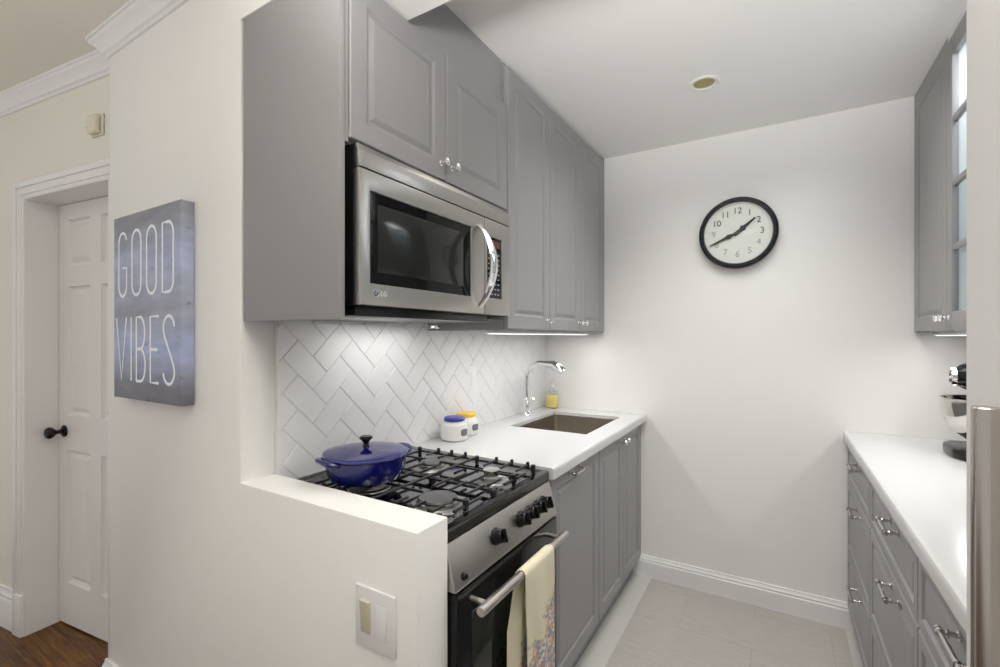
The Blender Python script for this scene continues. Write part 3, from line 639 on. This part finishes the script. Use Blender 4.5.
b = MB(); b.lathe([(0, 0), (0.011, 0), (0.008, 0.008), (0.008, 0.014), (0.014, 0.022), (0.019, 0.026), (0.019, 0.030), (0.015, 0.033), (0, 0.033)], (0, 0, 0.0905), n=28); b.build('lid_knob', 'black', lid)

# towel on the oven handle: local x = world y, local -y = +x, local z from bar
c = thing('dish_towel', 'cream cotton towel with a floral print hanging over the oven handle', 'towel', (RX+0.050, 1.075, 0.733), 90)
def sheet(prof, xl, xr, name, ph, amp):
    # prof: list of (y, z, s) with s 0 at the bar to 1 at the hem
    b = MB(); t = bmesh.new(); n = 26; grid = []
    for (y, z, s_) in prof:
        row = []
        for k in range(n+1):
            a = k/n; x = xl(s_)+(xr(s_)-xl(s_))*a
            off = amp*s_*(math.sin(a*9+ph)+0.5*math.sin(a*17+2*ph+s_*2))
            row.append(t.verts.new((x, y+off, z)))
        grid.append(row)
    for r0, r1 in zip(grid, grid[1:]):
        for k in range(n): t.faces.new((r0[k], r0[k+1], r1[k+1], r1[k]))
    bmesh.ops.recalc_face_normals(t, faces=t.faces[:])
    bmesh.ops.solidify(t, geom=t.faces[:], thickness=0.0022)
    b.add(t); return b.build(name, 'towel', c)
rt = 0.0150
over = [(-rt*math.cos(R(a)), rt*math.sin(R(a)), 0.0) for a in range(0, 100, 18)]
front_p = [(-rt-0.004*k/22, -0.42*k/22, min(1, k/8)) for k in range(22, 0, -1)] + over
sheet(front_p, lambda s: -0.026+0.012*s, lambda s: 0.147+0.004*s, 'front_fold', 0.4, 0.0055)
back_p = [(-rt*math.cos(R(a)), rt*math.sin(R(a)), 0.0) for a in range(80, 181, 18)] + [(rt+0.001*k/22, -0.36*k/22, min(1, k/8)) for k in range(1, 23)]
sheet(back_p, lambda s: -0.030-0.034*s, lambda s: 0.140-0.02*s, 'back_fold', 2.1, 0.0045)

# ------------------------------------------------------------------ right run: rot -90 -> local x = -world y, local -y = world -x
def RT(name, label, cat, y, x_front, z, group=None): return thing(name, label, cat, (x_front, y, z), -90, group)
XF = 0.270
for ytop, ybot, lab in ((2.648, 2.03, 'grey three-drawer base cabinet against the clock wall, right of the aisle'), (2.03, 1.39, 'grey three-drawer base cabinet in the middle of the right-hand run'), (1.39, 0.80, 'grey three-drawer base cabinet next to the white refrigerator')):
    c = RT('drawer_cabinet', lab, 'cabinet', ytop, XF, 0, 'drawer cabinets on the right'); wd = ytop-ybot-0.001
    b = MB(); b.box(0, wd, 0.021, 0.58, 0.11, 0.868, 0.001)
    b.build('body', 'cab', c)
    b = MB(); b.box(0, wd, 0.03, 0.05, 0.004, 0.11); b.build('toe_kick', 'cab', c)
    for z0, z1, hz in ((0.690, 0.866, 0.828), (0.375, 0.688, 0.648), (0.115, 0.373, 0.326)):
        d = front(c, 'drawer', 0.002, wd-0.002, z0, z1, 0, RING_D); pull(d, wd/2+(0.05 if ytop > 2.1 else 0.08 if ybot > 1 else 0.05), hz, 0, 0.10)
b = MB(); t = bmesh.new(); bmesh.ops.create_cube(t, size=1)
for v in t.verts: v.co = Vector((0.256+(v.co.x+.5)*(XR-0.001-0.256), 0.802+(v.co.y+.5)*(D-0.001-0.802), 0.872+(v.co.z+.5)*0.038))
ev = [e for e in t.edges if all(abs(v.co.x-0.256) < 1e-5 for v in e.verts) and abs(e.verts[0].co.y-e.verts[1].co.y) > 0.1]
bmesh.ops.bevel(t, geom=[e for e in ev if e.verts[0].co.z > 0.9], offset=0.014, segments=4, affect='EDGES', profile=0.6)
b.add(t); tag(b.build('worktop', 'quartz'), 'white quartz worktop carrying the stand mixer, right of the aisle', 'worktop')
# uppers right
XRU = 0.503; dr_ = XR-XRU-0.004
c = RT('wall_cabinet', 'grey wall cabinet with a solid panel door in the right corner', 'cabinet', 2.660, XRU, 1.365, 'grey wall cabinets on the right')
b = MB(); b.box(0, 0.466, 0.021, dr_, 0, 1.028, 0.001); b.build('body', 'cab', c)
b = MB(); b.box(0.0, 0.018, 0.003, 0.02, 0.0, 1.02); b.build('filler_strip', 'cab', c)
b = MB(); b.box(0.0, 0.466, 0.004, 0.02, 1.006, 1.028); b.build('top_filler', 'cab', c)
d = front(c, 'door', 0.019, 0.466, 0.002, 1.004, 0); knob(d, 0.438, 0.047, 0)
c = RT('wall_cabinet', 'grey wall cabinet with a glazed door showing white shelves, above the mixer', 'cabinet', 2.194, XRU, 1.365, 'grey wall cabinets on the right')
WG = 0.60
b = MB(); b.box(0, 0.018, 0.021, dr_, 0, 1.028); b.box(WG-0.018, WG, 0.021, dr_, 0, 1.028); b.box(0.018, WG-0.018, dr_-0.012, dr_, 0, 1.028); b.box(0.018, WG-0.018, 0.021, dr_-0.012, 0, 0.018); b.box(0.018, WG-0.018, 0.021, dr_-0.012, 1.00, 1.028)
b.box(0, WG, 0.004, 0.02, 1.006, 1.028); b.build('body', 'cabin', c)
for hz in (0.27, 0.52, 0.77):
    b = MB(); b.box(0.019, WG-0.019, 0.03, dr_-0.013, hz, hz+0.012); b.build('shelf', 'shelfglass', c)
ph = MB().cyl((0.0178, 0, 0), (0.0187, 0, 0), 0.003, n=8).build('shelf_pin_hole', 'slate', c)
for k in range(24):
    for yy in (0.06, 0.30):
        q = ph if (k, yy) == (0, 0.06) else ph.copy()
        if q is not ph: C.objects.link(q); q.parent = c
        q.location = (0, yy, 0.09+k*0.037)
b = MB(); fw_ = 0.055; WD = WG-0.003; HD = 1.003
b.box(0.002, fw_, 0, 0.019, 0.003, HD, 0.002); b.box(WD-fw_, WD, 0, 0.019, 0.003, HD, 0.002); b.box(fw_, WD-fw_, 0, 0.019, 0.003, fw_+0.012, 0.002); b.box(fw_, WD-fw_, 0, 0.019, HD-fw_-0.01, HD, 0.002)
for k in (1, 2, 3):
    zc = 0.067+(HD-0.132)*k/4; b.box(fw_-0.001, WD-fw_+0.001, 0.003, 0.017, zc-0.010, zc+0.010, 0.002)
b.box(WG/2-0.010, WG/2+0.010, 0.003, 0.017, 0.06, HD-0.06, 0.002)
d = b.build('door', 'cab', c); knob(d, 0.026, 0.047, 0)
b = MB(); b.box(fw_-0.003, WD-fw_+0.003, 0.009, 0.012, 0.06, HD-0.06); b.build('glass_pane', 'glass', d)

# refrigerator with steel bar handle
fr = RT('refrigerator', 'tall white refrigerator with a vertical brushed steel bar handle at the right edge', 'refrigerator', 0.796, 0.200, 0)
b = MB(); b.box(0.0, 0.74, 0.055, 0.68, 0.02, 1.86, 0.004); b.build('body', 'fridge', fr)
b = MB(); b.box(0.0, 0.74, 0.0, 0.052, 0.06, 1.86, 0.003); fd = b.build('door', 'fridge', fr)
b = MB(); b.box(0.02, 0.72, 0.03, 0.66, 0.0, 0.025); b.build('plinth', 'slate', fr)
b = MB(); hx, hy = 0.796-0.538, -0.052
b.cyl((hx, hy, 0.45), (hx, hy, 1.287), 0.0098, n=40, bev=0.0012)
for zz in (0.52, 1.22): b.cyl((hx, 0.0, zz), (hx, hy, zz), 0.009, n=18)
b.build('handle', 'steelv', fd)

# ------------------------------------------------------------------ stand mixer (head towards the aisle: local -y = world -x)
c = RT('stand_mixer', 'black stand mixer with a polished steel bowl on the right worktop', 'mixer', 2.32, 0.725, 0.911); c.scale = (1.10, 1.10, 1.10)
b = MB(); b.prism([(-0.10, -0.150), (-0.055, -0.175), (0.055, -0.175), (0.10, -0.150), (0.105, -0.05), (0.075, 0.06), (0.085, 0.15), (0.05, 0.172), (-0.05, 0.172), (-0.085, 0.15), (-0.075, 0.06), (-0.105, -0.05)], 'z', 0.0, 0.034, 0.009); b.build('base', 'black', c)
b = MB(); b.tube([(0, 0.115, 0.03), (0, 0.12, 0.10), (0, 0.11, 0.18), (0, 0.10, 0.25)], [0.058, 0.046, 0.045, 0.052], 24); b.build('column', 'black', c)
b = MB(); b.tube([(0, 0.165, 0.262), (0, 0.155, 0.264), (0, 0.10, 0.27), (0, 0.0, 0.272), (0, -0.09, 0.268), (0, -0.135, 0.262), (0, -0.155, 0.26)], [0.02, 0.045, 0.062, 0.063, 0.055, 0.042, 0.028], 28); b.lathe([(0.0, 0.0), (0.045, 0.0), (0.045, 0.035), (0, 0.04)], (0, -0.06, 0.195)); hd = b.build('motor_head', 'black', c)
b = MB(); b.lathe([(0, 0), (0.026, 0), (0.030, 0.006), (0.030, 0.018), (0.022, 0.025), (0, 0.027)], (0, -0.150, 0.262), (0, -1, 0)); b.build('hub_cap', 'chrome', hd)
b = MB(); b.lathe([(0.047, 0.0), (0.0475, 0.004), (0.047, 0.010)], (0, -0.06, 0.205)); b.lathe([(0.0565, -0.004), (0.0575, 0.0), (0.0565, 0.004)], (0, -0.085, 0.268), (0, -1, 0)); b.build('chrome_band', 'chrome', hd)
b = MB(); b.lathe([(0, 0.004), (0.045, 0.0), (0.045, 0.010), (0.028, 0.016), (0.050, 0.024), (0.085, 0.050), (0.106, 0.090), (0.113, 0.132), (0.114, 0.156), (0.117, 0.158), (0.117, 0.161), (0.111, 0.160), (0.108, 0.135), (0.09, 0.09), (0.05, 0.04), (0, 0.03)], (0, -0.078, 0.033), n=44); b.build('bowl', mat('polished_steel', (0.72, 0.70, 0.66), 0.10, 1.0), c)
b = MB(); b.tube([(0, -0.06, 0.20), (0, -0.06, 0.17)], 0.008); b.tube([(0, -0.06, 0.175), (0.035, -0.06, 0.14), (0.03, -0.06, 0.09), (0, -0.06, 0.075), (-0.03, -0.06, 0.09), (-0.035, -0.06, 0.14)], 0.004, 8, closed=True); b.build('beater', 'nickel', c)

# ------------------------------------------------------------------ clock on the back wall
cz, cx = 1.874, -0.180
c = thing('wall_clock', 'round black-rimmed analogue wall clock on the back wall', 'clock', (cx, D-0.001, cz))
RC = 0.182
b = MB(); b.lathe([(0, 0), (RC-0.012, 0), (RC-0.003, 0.008), (RC, 0.020), (RC-0.003, 0.034), (RC-0.012, 0.042), (RC-0.022, 0.043), (RC-0.026, 0.036), (RC-0.027, 0.024), (0, 0.024)], (0, 0, 0), (0, -1, 0), 72); b.build('rim', 'clockrim', c)
b = MB(); b.lathe([(0, 0), (RC-0.0265, 0), (RC-0.0265, 0.0015), (0, 0.0015)], (0, -0.0245, 0), (0, -1, 0), 72); fa = b.build('dial', 'clockface', c)
for n_ in range(1, 13):
    a = R(n_*30); rr_ = 0.110
    text('numeral', str(n_), 0.044, 'clockink' if n_ in (10, 11, 12, 1, 2, 3) else 'clockglare', fa, Matrix.Translation((rr_*math.sin(a), -0.0268, rr_*math.cos(a))) @ FACE, 0.0003, sx=0.95)  # lower numerals paled in colour, as if washed out by reflection
def hand(ang, L_, wd, tail, name, m, y):
    b = MB(); t = bmesh.new()
    prof = [(-tail, wd*0.5), (0.0, wd*0.7), (L_*0.18, wd*0.55), (L_*0.30, wd*1.05), (L_*0.42, wd*0.55), (L_*0.95, wd*0.28), (L_, 0.0006)]
    pl = [(w_, h_) for h_, w_ in prof]+[(-w_, h_) for h_, w_ in reversed(prof)]
    A = [t.verts.new((x, y, z)) for x, z in pl]; Bv = [t.verts.new((x, y-0.0012, z)) for x, z in pl]
    t.faces.new(A); t.faces.new(Bv[::-1])
    for k in range(len(pl)): t.faces.new((A[k], A[(k+1) % len(pl)], Bv[(k+1) % len(pl)], Bv[k]))
    bmesh.ops.recalc_face_normals(t, faces=t.faces[:]); b.add(t, Matrix.Rotation(R(ang), 4, 'Y')); b.build(name, m, fa, smooth=False)
hand(50, 0.106, 0.015, 0.02, 'hour_hand', 'clockink', -0.0285)
hand(246, 0.142, 0.012, 0.025, 'minute_hand', 'clockink', -0.0305)
b = MB(); b.cyl((0, -0.026, 0), (0, -0.034, 0), 0.006, n=20); b.build('hand_hub', 'clockink', fa)
b = MB(); b.lathe([(RC-0.025, 0.0), (RC*0.6, 0.004), (0, 0.006)], (0, -0.036, 0), (0, -1, 0), 64); b.build('clock_glass', 'glass', c)

# recessed downlight
c = thing('recessed_downlight', 'small round recessed ceiling downlight above the aisle', 'light', (-0.265, 2.08, ZK))
b = MB(); b.lathe([(0.060, 0.0), (0.060, -0.003), (0.054, -0.006), (0.044, -0.004), (0.040, 0.0)], n=44); b.build('trim_ring', 'white', c)
b = MB(); b.lathe([(0.0405, -0.0005), (0.036, -0.0015), (0.02, -0.0018), (0, -0.002)], n=44); b.build('lens', 'brass', c)

# ------------------------------------------------------------------ canvas sign
cw, ch = 0.462, 0.617
c = thing('canvas_sign', 'blue-grey printed canvas reading GOOD VIBES in white neon-style letters', 'sign', (-1.985, Y0-0.001, 1.138))
b = MB(); b.box(0, cw, -0.038, 0.0, 0, ch, 0.002); b.build('canvas', 'canvas', c)
def arc(cx_, cz_, rx, rz, a0, a1, n=9): return [(cx_+rx*math.cos(R(a0+(a1-a0)*k/n)), cz_+rz*math.sin(R(a0+(a1-a0)*k/n))) for k in range(n+1)]
def strokes(ch_, x0, x1, z0, z1):
    w2 = (x1-x0)/2; xm = (x0+x1)/2; r = w2; rz = min(w2*1.15, 0.05); zm = (z0+z1)/2
    if ch_ == 'O': return [(arc(xm, z1-rz, r, rz, 0, 180)+arc(xm, z0+rz, r, rz, 180, 360), True)]
    if ch_ == 'G': return [(arc(xm, z1-rz, r, rz, 15, 180)+arc(xm, z0+rz, r, rz, 180, 360)+[(x1, zm-0.012), (xm, zm-0.012)], False)]
    if ch_ == 'D': return [([(x0, z0), (x0, z1)]+[(xm-0.005, z1)]+arc(x1-w2*.9, z1-rz, w2*.9, rz, 80, 0)+arc(x1-w2*.9, z0+rz, w2*.9, rz, 0, -80)+[(xm-0.005, z0)], True)]
    if ch_ == 'V': return [([(x0, z1), (xm, z0), (x1, z1)], False)]
    if ch_ == 'I': return [([(xm, z0), (xm, z1)], False)]
    if ch_ == 'E': return [([(x1, z1), (x0, z1), (x0, z0), (x1, z0)], False), ([(x0, zm), (x1-0.008, zm)], False)]
    if ch_ == 'B': return [([(x0, z0), (x0, z1), (xm, z1)]+arc(xm-.004, (z1+zm)/2, w2, (z1-zm)/2, 80, -80)+[(x0, zm)], False), ([(xm, zm)]+arc(xm-.002, (z0+zm)/2, w2*1.05, (zm-z0)/2, 80, -80)+[(x0, z0)], False)]
    if ch_ == 'S': return [(arc(xm, z1-rz, r, rz, 10, 180)+[(x0+0.006, zm+0.045), (xm, zm), (x1-0.006, zm-0.045)]+arc(xm, z0+rz, r, rz, 0, -170), False)]
def word(lst, z0, z1):
    for ch_, x0, x1 in lst:
        b = MB()
        for pl, cl in strokes(ch_, x0, x1, z0, z1):
            b.tube([(x, -0.0384, z) for x, z in pl], 0.0048, 8, closed=cl, sq=None)
        t = b.b
        for v in t.verts: v.co.y = -0.0384+(v.co.y+0.0384)*0.15
        b.build('letter', 'neon', c)
word([('G', 0.040, 0.100), ('O', 0.140, 0.205), ('O', 0.245, 0.310), ('D', 0.350, 0.418)], 0.345, 0.560)
word([('V', 0.022, 0.098), ('I', 0.128, 0.140), ('B', 0.172, 0.235), ('E', 0.270, 0.325), ('S', 0.355, 0.425)], 0.062, 0.272)

# thermostat / chime box on the hall wall
c = thing('thermostat', 'small ivory box mounted on the hall wall above the door', 'thermostat', (-2.887+0.992*0.545, 0.701+0.127*0.545, 2.195), WA)
b = MB(); b.box(-0.040, 0.040, -0.008, -0.001, -0.044, 0.044, 0.003); b.build('back_plate', 'ivory', c)
b = MB(); b.box(-0.034, 0.030, -0.030, -0.007, -0.040, 0.038, 0.010, 3); cv = b.build('cover', 'ivory', c)
b = MB(); b.box(-0.020, -0.012, -0.034, -0.028, -0.018, -0.004, 0.001); b.build('lever', 'ivory', cv)

# double switch plate on the half wall
c = thing('double_switch_plate', 'white double rocker switch plate on the half wall front', 'switch', (-0.755, Y0-0.0005, 0.727))
b = MB(); b.box(-0.060, 0.060, -0.006, 0, -0.066, 0.066, 0.0025, 3); b.build('plate', 'white', c)
b = MB(); b.prism([(-0.005, -0.036), (-0.007, -0.036), (-0.0085, 0.0), (-0.012, 0.036), (-0.005, 0.036)], 'x', -0.042, -0.012, 0.0008); tag(b.build('rocker', 'beige', c), 'almond-coloured rocker')
b = MB(); b.prism([(-0.005, -0.036), (-0.011, -0.036), (-0.0085, 0.0), (-0.0065, 0.036), (-0.005, 0.036)], 'x', 0.006, 0.036, 0.0008); b.build('rocker', 'white', c)
